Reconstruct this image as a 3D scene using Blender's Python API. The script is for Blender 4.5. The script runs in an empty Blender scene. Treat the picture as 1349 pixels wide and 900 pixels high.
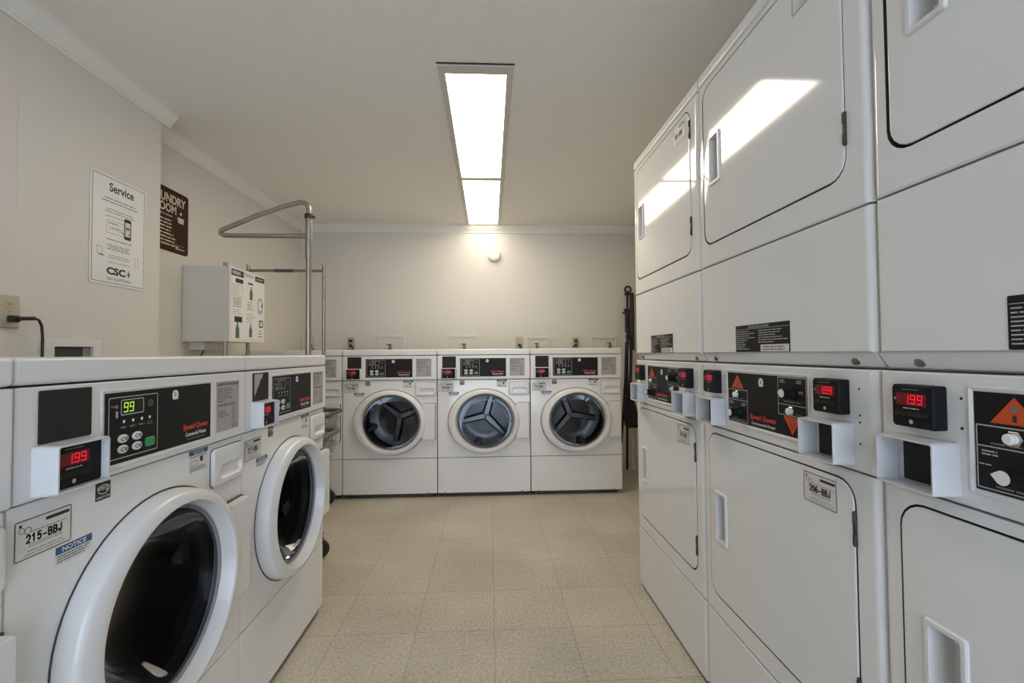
import bpy, bmesh, math, random
from mathutils import Matrix, Vector
C = bpy.context.scene.collection
PI = math.pi
R = random.Random(7)

# ------------------------------------------------------------------ materials
def lin(c):
    return tuple(((v/255)/12.92 if v/255 <= .04045 else ((v/255+.055)/1.055)**2.4) for v in c) + (1,)

def mat(name, rgb, rough=.5, metal=0., noise=0., nscale=8., bump=0., bscale=60., spec=None, emit=None, estr=0., coat=0.):
    m = bpy.data.materials.new(name); m.use_nodes = True
    nt = m.node_tree; b = nt.nodes['Principled BSDF']
    col = lin(rgb) if max(rgb) > 1 else tuple(rgb) + (1,)
    b.inputs['Base Color'].default_value = col
    b.inputs['Roughness'].default_value = rough
    b.inputs['Metallic'].default_value = metal
    if spec is not None: b.inputs['Specular IOR Level'].default_value = spec
    if coat: b.inputs['Coat Weight'].default_value = coat; b.inputs['Coat Roughness'].default_value = .08
    tc = nt.nodes.new('ShaderNodeTexCoord')
    if noise:
        n = nt.nodes.new('ShaderNodeTexNoise'); n.inputs['Scale'].default_value = nscale; n.inputs['Detail'].default_value = 4
        nt.links.new(tc.outputs['Object'], n.inputs['Vector'])
        mx = nt.nodes.new('ShaderNodeMix'); mx.data_type = 'RGBA'
        mx.inputs[6].default_value = tuple(v*(1-noise) for v in col[:3]) + (1,)
        mx.inputs[7].default_value = tuple(min(1, v*(1+noise)) for v in col[:3]) + (1,)
        nt.links.new(n.outputs['Fac'], mx.inputs[0]); nt.links.new(mx.outputs[2], b.inputs['Base Color'])
    if bump:
        n2 = nt.nodes.new('ShaderNodeTexNoise'); n2.inputs['Scale'].default_value = bscale; n2.inputs['Detail'].default_value = 3
        nt.links.new(tc.outputs['Object'], n2.inputs['Vector'])
        bp = nt.nodes.new('ShaderNodeBump'); bp.inputs['Strength'].default_value = bump; bp.inputs['Distance'].default_value = .004
        nt.links.new(n2.outputs['Fac'], bp.inputs['Height']); nt.links.new(bp.outputs['Normal'], b.inputs['Normal'])
    if emit:
        b.inputs['Emission Color'].default_value = lin(emit); b.inputs['Emission Strength'].default_value = estr
    return m

M = {}
M['enamel'] = mat('white_enamel', (.74, .735, .72), .07, noise=.015, nscale=3)
M['plastic'] = mat('white_plastic', (.70, .69, .68), .3, noise=.015, nscale=4)
M['door_plastic'] = mat('door_plastic', (.69, .68, .67), .25, noise=.012, nscale=4)
M['hood'] = mat('coin_box_paint', (.60, .605, .62), .32, noise=.03, nscale=25)
M['gap'] = mat('dark_seam_and_shade', (.06, .06, .06), .8)  # open seams, and the shade painted round handle plates and drawers
M['black'] = mat('black_panel', (.009, .0088, .0085), .5, spec=.22)
M['blank'] = mat('charcoal_plate', (.017, .0168, .016), .55, spec=.25)
M['reader'] = mat('black_reader_plastic', (.009, .0095, .010), .55, spec=.15)
M['slot'] = mat('slot_black', (.004, .004, .004), .7)
M['line'] = mat('panel_line', (.42, .42, .40), .5)
M['dim'] = mat('panel_dim', (.16, .16, .155), .5)
M['white'] = mat('white_print', (.75, .75, .73), .5)
M['sticker'] = mat('sticker_paper', (.66, .64, .60), .5)
M['greystick'] = mat('grey_sticker', (.36, .34, .325), .5)
M['ink'] = mat('ink', (.018, .018, .018), .6)
M['inkgrey'] = mat('grey_ink', (.16, .155, .15), .6)
M['blue'] = mat('blue_print', (.035, .09, .23), .5)
M['orange'] = mat('orange_print', (.58, .07, .012), .45)
M['redlogo'] = mat('red_logo', (.50, .032, .012), .45)
M['green_btn'] = mat('green_button', (.05, .26, .10), .45)
M['chrome'] = mat('chrome', (.52, .49, .45), .25, 1.)
M['steel'] = mat('galvanised_tube', (.36, .33, .285), .36, 1., noise=.12, nscale=18)
M['wire'] = mat('wire_steel', (.38, .36, .34), .35, 1.)
M['hinge'] = mat('hinge_steel', (.06, .057, .053), .5, .6)
M['screw'] = mat('screw_steel', (.25, .24, .22), .35, 1.)
M['rubber'] = mat('dark_rubber', (.018, .018, .018), .5)
M['seal'] = mat('door_seal_grey', (.05, .05, .053), .5)
M['sealgrey'] = mat('door_rim_grey', (.30, .30, .31), .4)
M['drum'] = mat('drum_steel', (.24, .24, .24), .3, 1., noise=.1, nscale=9)
M['drumback'] = mat('drum_rib_steel', (.55, .56, .58), .3, .9)
M['cavity'] = mat('tub_dark', (.02, .02, .02), .6)
M['bumper'] = mat('grey_bumper', (.085, .08, .076), .5)
M['wood'] = mat('tan_pole', (.55, .46, .38), .5, noise=.2, nscale=14)
M['browncloth'] = mat('dark_brown_sleeve', (.025, .017, .013), .7, noise=.3, nscale=60)
M['blackcloth'] = mat('black_cloth', (.009, .009, .009), .85, bump=.4, bscale=40)
M['brass'] = mat('brass', (.33, .23, .10), .38, 1.)
M['beige'] = mat('beige_plastic', (.50, .44, .31), .4)
M['boxpaint'] = mat('putty_box_paint', (.72, .70, .645), .42, noise=.02)
M['paper'] = mat('poster_paper', (.76, .76, .745), .35)
M['brown'] = mat('brown_sign', (.040, .016, .007), .55, spec=.15)
M['cream'] = mat('sign_cream', (.62, .54, .45), .5)
M['product'] = mat('product_green', (.06, .14, .10), .5)
M['productb'] = mat('product_blue', (.36, .40, .55), .5)
M['redled'] = mat('red_led', (.2, .0, .01), .4, emit=(255, 25, 50), estr=.75)
M['ledglow'] = mat('red_led_window', (.16, .002, .010), .4)
M['greenled'] = mat('green_led', (.1, .2, .02), .4, emit=(200, 255, 80), estr=.5)
M['fixture'] = mat('fixture_paint', (.56, .54, .48), .5)
M['diffuser'] = mat('lamp_diffuser', (.8, .8, .8), .5, emit=(255, 241, 219), estr=12.5)
M['diffuser_dim'] = mat('lamp_diffuser_dimmed', (.8, .8, .8), .5, emit=(255, 241, 219), estr=6.5)  # set dimmer to soften the hot spot on the back wall
M['detector'] = mat('detector_plastic', (.78, .76, .70), .4)
M['valvebox'] = mat('valve_box_plastic', (.66, .63, .57), .45)
M['trimpaint'] = mat('crown_paint', (.78, .77, .72), .4)
M['basepaint'] = mat('baseboard_paint', (.60, .59, .56), .45)
M['wall'] = mat('wall_paint', (.665, .64, .59), .55, noise=.02, nscale=1.3, bump=.12, bscale=120)
M['patch'] = mat('wall_strip_pinker', (.66, .62, .58), .55, noise=.02, nscale=2)

def ceiling_mat():
    m = mat('popcorn_ceiling', (.83, .81, .75), .9, bump=.5, bscale=150)
    for n in m.node_tree.nodes:
        if n.type == 'BUMP': n.inputs['Distance'].default_value = .009
    return m
M['ceiling'] = ceiling_mat()

def floor_mat():
    m = bpy.data.materials.new('vinyl_tile_floor'); m.use_nodes = True
    nt = m.node_tree; N = nt.nodes; L = nt.links; b = N['Principled BSDF']
    geo = N.new('ShaderNodeNewGeometry')
    mp = N.new('ShaderNodeMapping'); mp.inputs['Location'].default_value = (-.0098, -2.4641, 0)
    L.new(geo.outputs['Position'], mp.inputs['Vector'])
    sc = N.new('ShaderNodeVectorMath'); sc.operation = 'SCALE'; sc.inputs['Scale'].default_value = 1/.3048
    L.new(mp.outputs['Vector'], sc.inputs[0])
    fl = N.new('ShaderNodeVectorMath'); fl.operation = 'FLOOR'; L.new(sc.outputs[0], fl.inputs[0])
    wn = N.new('ShaderNodeTexWhiteNoise'); wn.noise_dimensions = '3D'; L.new(fl.outputs[0], wn.inputs['Vector'])
    ns = N.new('ShaderNodeTexNoise'); ns.inputs['Scale'].default_value = 90; ns.inputs['Detail'].default_value = 5; ns.inputs['Roughness'].default_value = .75
    L.new(geo.outputs['Position'], ns.inputs['Vector'])
    nl = N.new('ShaderNodeTexNoise'); nl.inputs['Scale'].default_value = 2.3; nl.inputs['Detail'].default_value = 5
    L.new(geo.outputs['Position'], nl.inputs['Vector'])
    def mathn(op, a, bb):
        n = N.new('ShaderNodeMath'); n.operation = op
        for i, v in enumerate((a, bb)):
            if isinstance(v, (int, float)): n.inputs[i].default_value = v
            else: L.new(v, n.inputs[i])
        return n.outputs[0]
    f = mathn('ADD', mathn('MULTIPLY', wn.outputs['Value'], .12), mathn('ADD', mathn('MULTIPLY', mathn('SUBTRACT', ns.outputs['Fac'], .5), 2.2), mathn('MULTIPLY', nl.outputs['Fac'], .7)))
    cr = N.new('ShaderNodeValToRGB')
    e = cr.color_ramp.elements
    e[0].position = .0; e[0].color = (.30, .27, .215, 1)
    e[1].position = 1.; e[1].color = (.66, .61, .51, 1)
    x = e.new(.5); x.color = (.485, .44, .35, 1)
    L.new(f, cr.inputs['Fac'])
    fr = N.new('ShaderNodeVectorMath'); fr.operation = 'FRACTION'; L.new(sc.outputs[0], fr.inputs[0])
    sp = N.new('ShaderNodeSeparateXYZ'); L.new(fr.outputs[0], sp.inputs[0])
    def edge(o):
        a = mathn('ABSOLUTE', mathn('SUBTRACT', o, .5), 0)
        return mathn('GREATER_THAN', a, .5-.0042)
    g = mathn('MAXIMUM', edge(sp.outputs[0]), edge(sp.outputs[1]))
    mx = N.new('ShaderNodeMix'); mx.data_type = 'RGBA'
    L.new(mathn('MULTIPLY', g, .5), mx.inputs[0]); L.new(cr.outputs['Color'], mx.inputs[6]); mx.inputs[7].default_value = (.10, .08, .055, 1)
    L.new(mx.outputs[2], b.inputs['Base Color'])
    b.inputs['Roughness'].default_value = .42
    b.inputs['Specular IOR Level'].default_value = .35
    return m
M['floor'] = floor_mat()

def glass_mat():
    m = bpy.data.materials.new('tinted_door_glass'); m.use_nodes = True
    nt = m.node_tree; N = nt.nodes; L = nt.links
    N.remove(N['Principled BSDF'])
    t = N.new('ShaderNodeBsdfTransparent'); t.inputs['Color'].default_value = (.50, .51, .52, 1)
    g = N.new('ShaderNodeBsdfGlossy'); g.inputs['Roughness'].default_value = .03; g.inputs['Color'].default_value = (.9, .92, .95, 1)
    fr = N.new('ShaderNodeFresnel'); fr.inputs['IOR'].default_value = 1.25
    ml = N.new('ShaderNodeMath'); ml.operation = 'MULTIPLY'; ml.inputs[1].default_value = .4; L.new(fr.outputs[0], ml.inputs[0])
    mx = N.new('ShaderNodeMixShader'); L.new(ml.outputs[0], mx.inputs[0]); L.new(t.outputs[0], mx.inputs[1]); L.new(g.outputs[0], mx.inputs[2])
    L.new(mx.outputs[0], N['Material Output'].inputs['Surface'])
    return m
M['glass'] = glass_mat()

# ------------------------------------------------------------------ mesh tools
_txt = {}
def text_geo(s, bold):
    k = (s, bold)
    if k not in _txt:
        cu = bpy.data.curves.new('t', 'FONT'); cu.body = s; cu.offset = bold; cu.resolution_u = 3
        ob = bpy.data.objects.new('t', cu); C.objects.link(ob)
        dg = bpy.context.evaluated_depsgraph_get(); dg.update()
        me = bpy.data.meshes.new_from_object(ob.evaluated_get(dg))
        vs = [(v.co.x, v.co.y) for v in me.vertices]; fs = [tuple(p.vertices) for p in me.polygons]
        bpy.data.objects.remove(ob); bpy.data.curves.remove(cu); bpy.data.meshes.remove(me)
        _txt[k] = (vs, fs)
    return _txt[k]

def rr(x0, x1, z0, z1, r, seg=4):
    """rounded rectangle in x,z, counter-clockwise; 4*(seg+1) points"""
    r = max(1e-5, min(r, (x1-x0)/2, (z1-z0)/2)); o = []
    for cx, cz, a0 in ((x1-r, z0+r, -PI/2), (x1-r, z1-r, 0), (x0+r, z1-r, PI/2), (x0+r, z0+r, PI)):
        for i in range(seg+1):
            a = a0 + PI/2*i/seg
            o.append((cx+r*math.cos(a), cz+r*math.sin(a)))
    return o
def ell(cx, cz, a, b, seg=15):
    o = []
    for q in range(4):
        for i in range(seg+1):
            t = -PI/2 + PI/2*q + PI/2*i/seg
            o.append((cx+a*math.cos(t), cz+b*math.sin(t)))
    return o

class MB:
    def __init__(s): s.bm = bmesh.new(); s.mats = []
    def mi(s, m):
        if m not in s.mats: s.mats.append(m)
        return s.mats.index(m)
    def face(s, pts, m):
        vs = [s.bm.verts.new(p) for p in pts]
        f = s.bm.faces.new(vs); f.material_index = s.mi(m); return f
    def box(s, x0, x1, y0, y1, z0, z1, m, bev=0., seg=2):
        t = bmesh.new(); bmesh.ops.create_cube(t, size=1)
        for v in t.verts: v.co = Vector(((x0+x1)/2+v.co.x*(x1-x0), (y0+y1)/2+v.co.y*(y1-y0), (z0+z1)/2+v.co.z*(z1-z0)))
        if bev: bmesh.ops.bevel(t, geom=t.edges[:], offset=bev, segments=seg, affect='EDGES', profile=.5)
        s.join(t, m)
    def join(s, t, m):
        i = s.mi(m); mp = {}
        for v in t.verts: mp[v] = s.bm.verts.new(v.co)
        for f in t.faces:
            try: g = s.bm.faces.new([mp[v] for v in f.verts]); g.material_index = i
            except ValueError: pass
        t.free()
    def loft(s, rows, m, cap0=False, cap1=False, mats=None):
        """rows: list of (outline xz, y)"""
        vr = [[s.bm.verts.new((x, y, z)) for x, z in o] for o, y in rows]
        for k in range(len(vr)-1):
            i = s.mi(mats[k] if mats else m); a, b = vr[k], vr[k+1]; n = len(a)
            for j in range(n):
                q = [a[j], a[(j+1) % n], b[(j+1) % n], b[j]]
                try: f = s.bm.faces.new(q); f.material_index = i
                except ValueError: pass
        if cap0: f = s.bm.faces.new(vr[0]); f.material_index = s.mi(mats[0] if mats else m)
        if cap1: f = s.bm.faces.new(vr[-1][::-1]); f.material_index = s.mi(mats[-1] if mats else m)
    def plate(s, x0, x1, z0, z1, yf, yb, m, r=.004, bev=.002, seg=4):
        b = bev
        s.loft([(rr(x0, x1, z0, z1, r, seg), yb), (rr(x0, x1, z0, z1, r, seg), yf+b),
                (rr(x0+b*.3, x1-b*.3, z0+b*.3, z1-b*.3, r, seg), yf+b*.3),
                (rr(x0+b, x1-b, z0+b, z1-b, max(r-b, 1e-4), seg), yf)], m, True, True)
    def plate_hole(s, x0, x1, z0, z1, yf, yb, hole, m, r=.004, bev=.003, hdepth=.02, hm=None, seg=4):
        """front plate with a rounded rim and a hole outline (same point count as rr(seg))"""
        b = bev
        s.loft([(rr(x0, x1, z0, z1, r, seg), yb), (rr(x0, x1, z0, z1, r, seg), yf+b),
                (rr(x0+b*.3, x1-b*.3, z0+b*.3, z1-b*.3, r, seg), yf+b*.3),
                (rr(x0+b, x1-b, z0+b, z1-b, max(r-b, 1e-4), seg), yf), (hole, yf), (hole, yf+hdepth)], m,
               mats=[m, m, m, m, hm or m])
    def tube(s, pts, r, m, n=10, closed=False, r1=None):
        pts = [Vector(p) for p in pts]; rings = []; K = len(pts); up = None
        for k, p in enumerate(pts):
            if closed: d = (pts[(k+1) % K]-pts[k-1]).normalized()
            else: d = ((pts[k+1] if k+1 < K else p) - (pts[k-1] if k else p)).normalized()
            if up is None: up = Vector((0, 0, 1)) if abs(d.z) < .9 else Vector((1, 0, 0))
            u = (up - d*up.dot(d)).normalized(); up = u; w = d.cross(u)
            rad = r if r1 is None else r+(r1-r)*k/(K-1)
            rings.append([s.bm.verts.new(p+(u*math.cos(2*PI*i/n)+w*math.sin(2*PI*i/n))*rad) for i in range(n)])
        i0 = s.mi(m)
        for k in range(K if closed else K-1):
            a, b = rings[k], rings[(k+1) % K]
            for i in range(n):
                f = s.bm.faces.new([a[i], a[(i+1) % n], b[(i+1) % n], b[i]]); f.material_index = i0
        if not closed:
            for q in (rings[0][::-1], rings[-1]):
                f = s.bm.faces.new(q); f.material_index = i0
    # flat printing, facing -y
    def rect(s, x0, x1, z0, z1, y, m): s.face([(x0, y, z0), (x1, y, z0), (x1, y, z1), (x0, y, z1)], m)
    def poly(s, pts, y, m): s.face([(x, y, z) for x, z in pts], m)
    def frame(s, x0, x1, z0, z1, y, t, m, r=.0):
        if r: s.loft([(rr(x0, x1, z0, z1, r), y), (rr(x0+t, x1-t, z0+t, z1-t, max(r-t, .0003)), y)], m)
        else:
            s.rect(x0, x1, z1-t, z1, y, m); s.rect(x0, x1, z0, z0+t, y, m)
            s.rect(x0, x0+t, z0+t, z1-t, y, m); s.rect(x1-t, x1, z0+t, z1-t, y, m)
    def disc(s, cx, cz, r, y, m, n=16): s.poly([(cx+r*math.cos(2*PI*i/n), cz+r*math.sin(2*PI*i/n)) for i in range(n)], y, m)
    def text(s, t, x0, x1, z0, z1, y, m, bold=0., slant=0.):
        vs, fs = text_geo(t, bold)
        ax = min(v[0] for v in vs); bx = max(v[0] for v in vs); az = min(v[1] for v in vs); bz = max(v[1] for v in vs)
        i = s.mi(m); q = []
        for vx, vz in vs:
            fx = (vx-ax)/(bx-ax); fz = (vz-az)/(bz-az)
            q.append(s.bm.verts.new((x0+fx*(x1-x0)+slant*fz*(z1-z0), y, z0+fz*(z1-z0))))
        for f in fs:
            try: g = s.bm.faces.new([q[k] for k in f]); g.material_index = i
            except ValueError: pass
    def scribble(s, x0, x1, z0, z1, y, m, n, lo=.5, centre=False, fill=.45, rnd=None):
        rnd = rnd or R; p = (z1-z0)/n
        for k in range(n):
            w = (x1-x0)*rnd.uniform(lo, 1); a = x0+((x1-x0)-w)/2 if centre else x0
            zz = z1-p*(k+.5); x = a
            while x < a+w-1e-6:                       # word-like dashes
                e = min(a+w, x+p*rnd.uniform(1.2, 4.2)); s.rect(x, e, zz-p*fill/2, zz+p*fill/2, y, m); x = e+p*.35
    def strokes(s, t, x0, x1, z0, z1, y, m, th=.15):
        A = lambda cx, cz, rx, rz, a, b_, n=10: [(cx+rx*math.cos(math.radians(a+(b_-a)*i/n)), cz+rz*math.sin(math.radians(a+(b_-a)*i/n))) for i in range(n+1)]
        G = {'0': [A(.5, .5, .4, .42, 90, 450, 18)], '1': [[(.2, .72), (.52, .92), (.52, .08)]], '2': [A(.5, .66, .38, .26, 165, -35)+[(.12, .08), (.88, .08)]],
             '3': [A(.48, .71, .36, .21, 150, -90)+A(.48, .29, .40, .21, 90, -150)], '4': [[(.68, .08), (.68, .92), (.1, .32), (.92, .32)]], '5': [[(.84, .92), (.26, .92), (.18, .52)]+A(.48, .34, .38, .26, 130, -150)],
             '6': [[(.78, .86)]+A(.5, .5, .40, .42, 70, 200)+A(.5, .32, .38, .24, 180, -180, 16)], '7': [[(.1, .92), (.9, .92), (.42, .08)]], '8': [A(.5, .71, .33, .21, 0, 360, 14), A(.5, .29, .39, .21, 0, 360, 14)],
             '9': [A(.5, .68, .38, .24, 0, 360, 16), A(.5, .5, .40, .42, 20, -110)], '-': [[(.15, .42), (.85, .42)]],
             'B': [[(.14, .08), (.14, .92), (.55, .92)]+A(.55, .72, .28, .20, 90, -90)+[(.14, .52)], [(.55, .52)]+A(.55, .30, .34, .22, 90, -90)+[(.14, .08)]],
             'J': [[(.74, .92), (.74, .32)]+A(.45, .32, .29, .24, 0, -180)]}
        n = len(t); adv = (x1-x0)/(n-.2); w, h = adv*.8, z1-z0; r = th*h/2; i = s.mi(m)
        for k, ch in enumerate(t):
            for pl in G[ch]:
                P = [(x0+k*adv+px*w, z0+pz*h) for px, pz in pl]
                for (xa, za), (xb, zb) in zip(P, P[1:]):
                    d = math.hypot(xb-xa, zb-za) or 1e-9; ux, uz = (xb-xa)/d*r*.6, (zb-za)/d*r*.6; nx, nz = -(zb-za)/d*r, (xb-xa)/d*r
                    s.poly([(xa-ux-nx, za-uz-nz), (xb+ux-nx, zb+uz-nz), (xb+ux+nx, zb+uz+nz), (xa-ux+nx, za-uz+nz)], y, m)
    def seg7(s, t, x0, z0, w, h, y, m, th=.16, gap=.3, slant=.08):
        SEG = {'0': 'abcdef', '1': 'bc', '2': 'abged', '3': 'abgcd', '4': 'fgbc', '5': 'afgcd', '6': 'afgedc', '7': 'abc', '8': 'abcdefg', '9': 'abcdfg'}
        a = th*h*.62; x = x0
        def q(xa, xb, za, zb):
            s.poly([(xa+slant*(za-z0), za), (xb+slant*(za-z0), za), (xb+slant*(zb-z0), zb), (xa+slant*(zb-z0), zb)], y, m)
        for ch in t:
            if ch == '.': q(x-w*gap*.75, x-w*gap*.75+a, z0, z0+a); continue
            for c in SEG[ch]:
                e = a*.15
                if c == 'a': q(x+e, x+w-e, z0+h-a, z0+h)
                if c == 'd': q(x+e, x+w-e, z0, z0+a)
                if c == 'g': q(x+e, x+w-e, z0+h/2-a/2, z0+h/2+a/2)
                if c == 'b': q(x+w-a, x+w, z0+h/2+e, z0+h-e)
                if c == 'c': q(x+w-a, x+w, z0+e, z0+h/2-e)
                if c == 'f': q(x, x+a, z0+h/2+e, z0+h-e)
                if c == 'e': q(x, x+a, z0+e, z0+h/2-e)
            x += w*(1+gap)
    def mesh(s, name):
        bmesh.ops.recalc_face_normals(s.bm, faces=s.bm.faces[:])
        me = bpy.data.meshes.new(name); s.bm.to_mesh(me); s.bm.free()
        for m in s.mats: me.materials.append(m)
        for p in me.polygons: p.use_smooth = True
        me.set_sharp_from_angle(angle=math.radians(32))
        return me
    def build(s, name, parent=None, loc=(0, 0, 0)):
        return link(name, s.mesh(name), parent, loc)

def link(name, me, parent=None, loc=(0, 0, 0)):
    o = bpy.data.objects.new(name, me); C.objects.link(o); o.location = loc
    if parent: o.parent = parent
    wn = o.modifiers.new('weighted_normal', 'WEIGHTED_NORMAL'); wn.keep_sharp = True; wn.weight = 90; wn.mode = 'FACE_AREA'
    return o
_cache = {}
def part(name, key, parent, fn, loc=(0, 0, 0)):
    """a part whose mesh is shared between copies of the same kind"""
    if key not in _cache:
        b = MB(); fn(b); _cache[key] = b.mesh(name)
    return link(name, _cache[key], parent, loc)
def tag(o, label, cat, group=None, kind=None):
    o['label'] = label; o['category'] = cat
    if group: o['group'] = group
    if kind: o['kind'] = kind
    return o
def thing(name, loc, rz, label, cat, group=None, scale=(1, 1, 1)):
    o = bpy.data.objects.new(name, None); C.objects.link(o); o.empty_display_size = .1
    o.location = loc; o.rotation_euler = (0, 0, rz); o.scale = scale
    return tag(o, label, cat, group)
def struct(b, name):
    o = b.build(name); o['kind'] = 'structure'; return o

# ------------------------------------------------------------------ the room
XN, XF, XR, YB, YF, ZC = -1.70, -1.85, 1.50, 4.66, -1.7, 2.37
YC = 2.48                       # where the thicker left wall steps back
b = MB(); b.box(-2.05, 1.7, YF-.15, YB+.2, -.1, 0, M['floor']); struct(b, 'floor')
b = MB(); b.box(-2.05, 1.7, YF-.15, YB+.2, ZC, ZC+.12, M['ceiling']); struct(b, 'ceiling')
b = MB()
o = [(XN, YF), (XN, YC), (XF, YC), (XF, YB+.15), (-2.05, YB+.15), (-2.05, YF)]
lo = [b.bm.verts.new((x, y, 0)) for x, y in o]; hi = [b.bm.verts.new((x, y, ZC)) for x, y in o]
b.mi(M['wall'])
for i in range(6): b.bm.faces.new([lo[i], lo[(i+1) % 6], hi[(i+1) % 6], hi[i]])
b.bm.faces.new(lo); b.bm.faces.new(hi)
struct(b, 'wall_left')
b = MB(); b.box(XF, XR, YB, YB+.15, 0, ZC, M['wall']); struct(b, 'wall_back')
b = MB(); b.box(XR, XR+.15, YF, YB+.15, 0, ZC, M['wall']); struct(b, 'wall_right')
b = MB()                                           # wall behind the camera with a wide glazed doorway to the outside
b.box(XN, -.75, YF-.15, YF, 0, ZC, M['wall']); b.box(.95, XR, YF-.15, YF, 0, ZC, M['wall']); b.box(-.75, .95, YF-.15, YF, 2.1, ZC, M['wall'])
struct(b, 'wall_front')
b = MB(); b.box(XN, XN+.004, YF+.02, 1.742, 0, ZC-.08, M['patch']); struct(b, 'trim_1')     # thin strip in a slightly pinker tone near the left edge

def crown(name, p0, p1, n):
    """cove moulding from p0 to p1 along the wall/ceiling corner; n points into the room"""
    prof = [(0, 0), (.058, 0), (.058, -.012), (.050, -.016), (.046, -.022), (.040, -.034), (.028, -.048), (.019, -.056), (.016, -.064), (.010, -.066), (.010, -.078), (0, -.078)]
    b = MB(); b.mi(M['trimpaint']); rows = []
    for p in (p0, p1): rows.append([b.bm.verts.new((p[0]+n[0]*u, p[1]+n[1]*u, ZC+v)) for u, v in prof])
    for i in range(len(prof)): b.bm.faces.new([rows[0][i], rows[0][(i+1) % len(prof)], rows[1][(i+1) % len(prof)], rows[1][i]])
    b.bm.faces.new(rows[0]); b.bm.faces.new(rows[1])
    return struct(b, name)
crown('trim_2', (XN, YF), (XN, YC+.058), (1, 0))
crown('trim_3', (XF, YC), (XF, YB), (1, 0))
crown('trim_4', (XF, YB), (XR, YB), (0, -1))
b = MB(); b.box(XF, XR, YB-.014, YB, 0, .075, M['basepaint'], .004); b.box(XF, XR, YB-.03, YB-.014, 0, .018, M['basepaint'], .003); struct(b, 'baseboard_back')

# ------------------------------------------------------------------ ceiling lights
def ceiling_light(y0, y1, label, near, far, lamp):
    t = thing('ceiling_light', (-.055, (y0+y1)/2, ZC), 0, label, 'ceiling light', 'fluorescent fixtures on the ceiling')
    hw, hl = .168, (y1-y0)/2
    b = MB(); b.mi(M['fixture'])
    def row(i, j, k, z): return [(x, y, z) for x, y in rr(-hw+i, hw-i, -hl+j, hl-k, .002, 1)]
    rows = [row(0, 0, 0, 0), row(0, 0, 0, -.008), row(.002, .002, .002, -.010), row(.028, near, far, -.010), row(.030, near+.002, far+.002, -.003)]
    vr = [[b.bm.verts.new(p) for p in r_] for r_ in rows]
    for k in range(4):
        for j in range(8): b.bm.faces.new([vr[k][j], vr[k][(j+1) % 8], vr[k+1][(j+1) % 8], vr[k+1][j]])
    b.build('fixture_frame', t)
    b = MB(); b.box(-hw+.029, hw-.029, -hl+near+.001, hl-far-.001, -.006, -.003, lamp); b.build('diffuser', t)
    b = MB(); b.box(-hw-.006, hw+.006, -hl-.008, -hl-.0005, -.004, -.0003, M['hinge']); b.build('edge_gap', t)
    return t
ceiling_light(2.047, 3.388, 'long fluorescent ceiling panel nearest the camera', .062, .022, M['diffuser'])
ceiling_light(3.392, 4.598, 'fluorescent ceiling panel that ends at the back wall', .030, .012, M['diffuser_dim'])

# ------------------------------------------------------------------ shared machine parts
def reader_front(b, x0, x1, z0, z1, y):
    w, h = x1-x0, z1-z0
    X = lambda f: x0+w*f
    Z = lambda f: z0+h*f
    b.rect(X(.12), X(.88), Z(.52), Z(.82), y-.0004, M['ledglow'])
    b.seg7('1.99', X(.31), Z(.56), w*.13, h*.22, y-.0009, M['redled'], th=.17, gap=.32)
    b.rect(X(.08), X(.12), Z(.64), Z(.70), y-.0006, M['line'])
    b.scribble(X(.30), X(.70), Z(.42), Z(.48), y-.0005, M['line'], 1, 1)
    b.scribble(X(.28), X(.72), Z(.88), Z(.93), y-.0005, M['dim'], 1, 1)
    b.rect(X(.08), X(.92), Z(.30), Z(.36), y-.0004, M['slot'])
    b.box(X(.08), X(.92), y-.003, y, Z(.255), Z(.295), M['blank'], .0006)
    b.disc((x0+x1)/2, Z(.13), h*.055, y-.0006, M['line'], 12)

def id_sticker(b, x0, x1, z0, z1, code, y=-.0006):
    w, h = x1-x0, z1-z0
    b.box(x0, x1, y, 0.0004, z0, z1, M['sticker'])
    b.frame(x0+w*.01, x1-w*.01, z0+h*.015, z1-h*.015, y-.0004, w*.014, M['ink'], r=w*.03)
    b.rect(x0+w*.52, x0+w*.95, z0+h*.80, z0+h*.885, y-.0004, M['ink'])
    for c, rad in ((.12, .09), (.22, .11)):           # little cloud emblem
        cx, cz = x0+w*c, z0+h*(.74 if c < .2 else .70)
        b.loft([(ell(cx, cz, w*rad*.55, w*rad*.55, 3), y-.0004), (ell(cx, cz, w*rad*.44, w*rad*.44, 3), y-.0004)], M['inkgrey'])
    b.disc(x0+w*.10, z0+h*.86, w*.025, y-.0005, M['ink'], 10)
    b.strokes(code, x0+w*.19, x0+w*.82, z0+h*.38, z0+h*.60, y-.0004, M['ink'], .2)
    rn = random.Random(3)
    b.scribble(x0+w*.28, x0+w*.92, z0+h*.63, z0+h*.67, y-.0004, M['inkgrey'], 1, 1, rnd=rn)
    b.scribble(x0+w*.20, x0+w*.85, z0+h*.27, z0+h*.37, y-.0004, M['inkgrey'], 2, .8, True, .3, rn)
    b.scribble(x0+w*.14, x0+w*.90, z0+h*.07, z0+h*.22, y-.0004, M['inkgrey'], 2, .8, True, .22, rn)

def badge(b, cx, cz, s, y):
    b.poly([(cx-s*.75, cz-s), (cx+s*.75, cz-s), (cx+s, cz), (cx+s*.7, cz+s*.8), (cx, cz+s), (cx-s*.7, cz+s*.8), (cx-s, cz)], y, M['white'])
    b.disc(cx-.05*s, cz-.05*s, s*.34, y-.0003, M['black'], 10); b.disc(cx-.05*s, cz-.05*s, s*.18, y-.0005, M['white'], 10)
    b.rect(cx-.5*s, cx+.1*s, cz+.42*s, cz+.56*s, y-.0003, M['black'])

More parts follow.
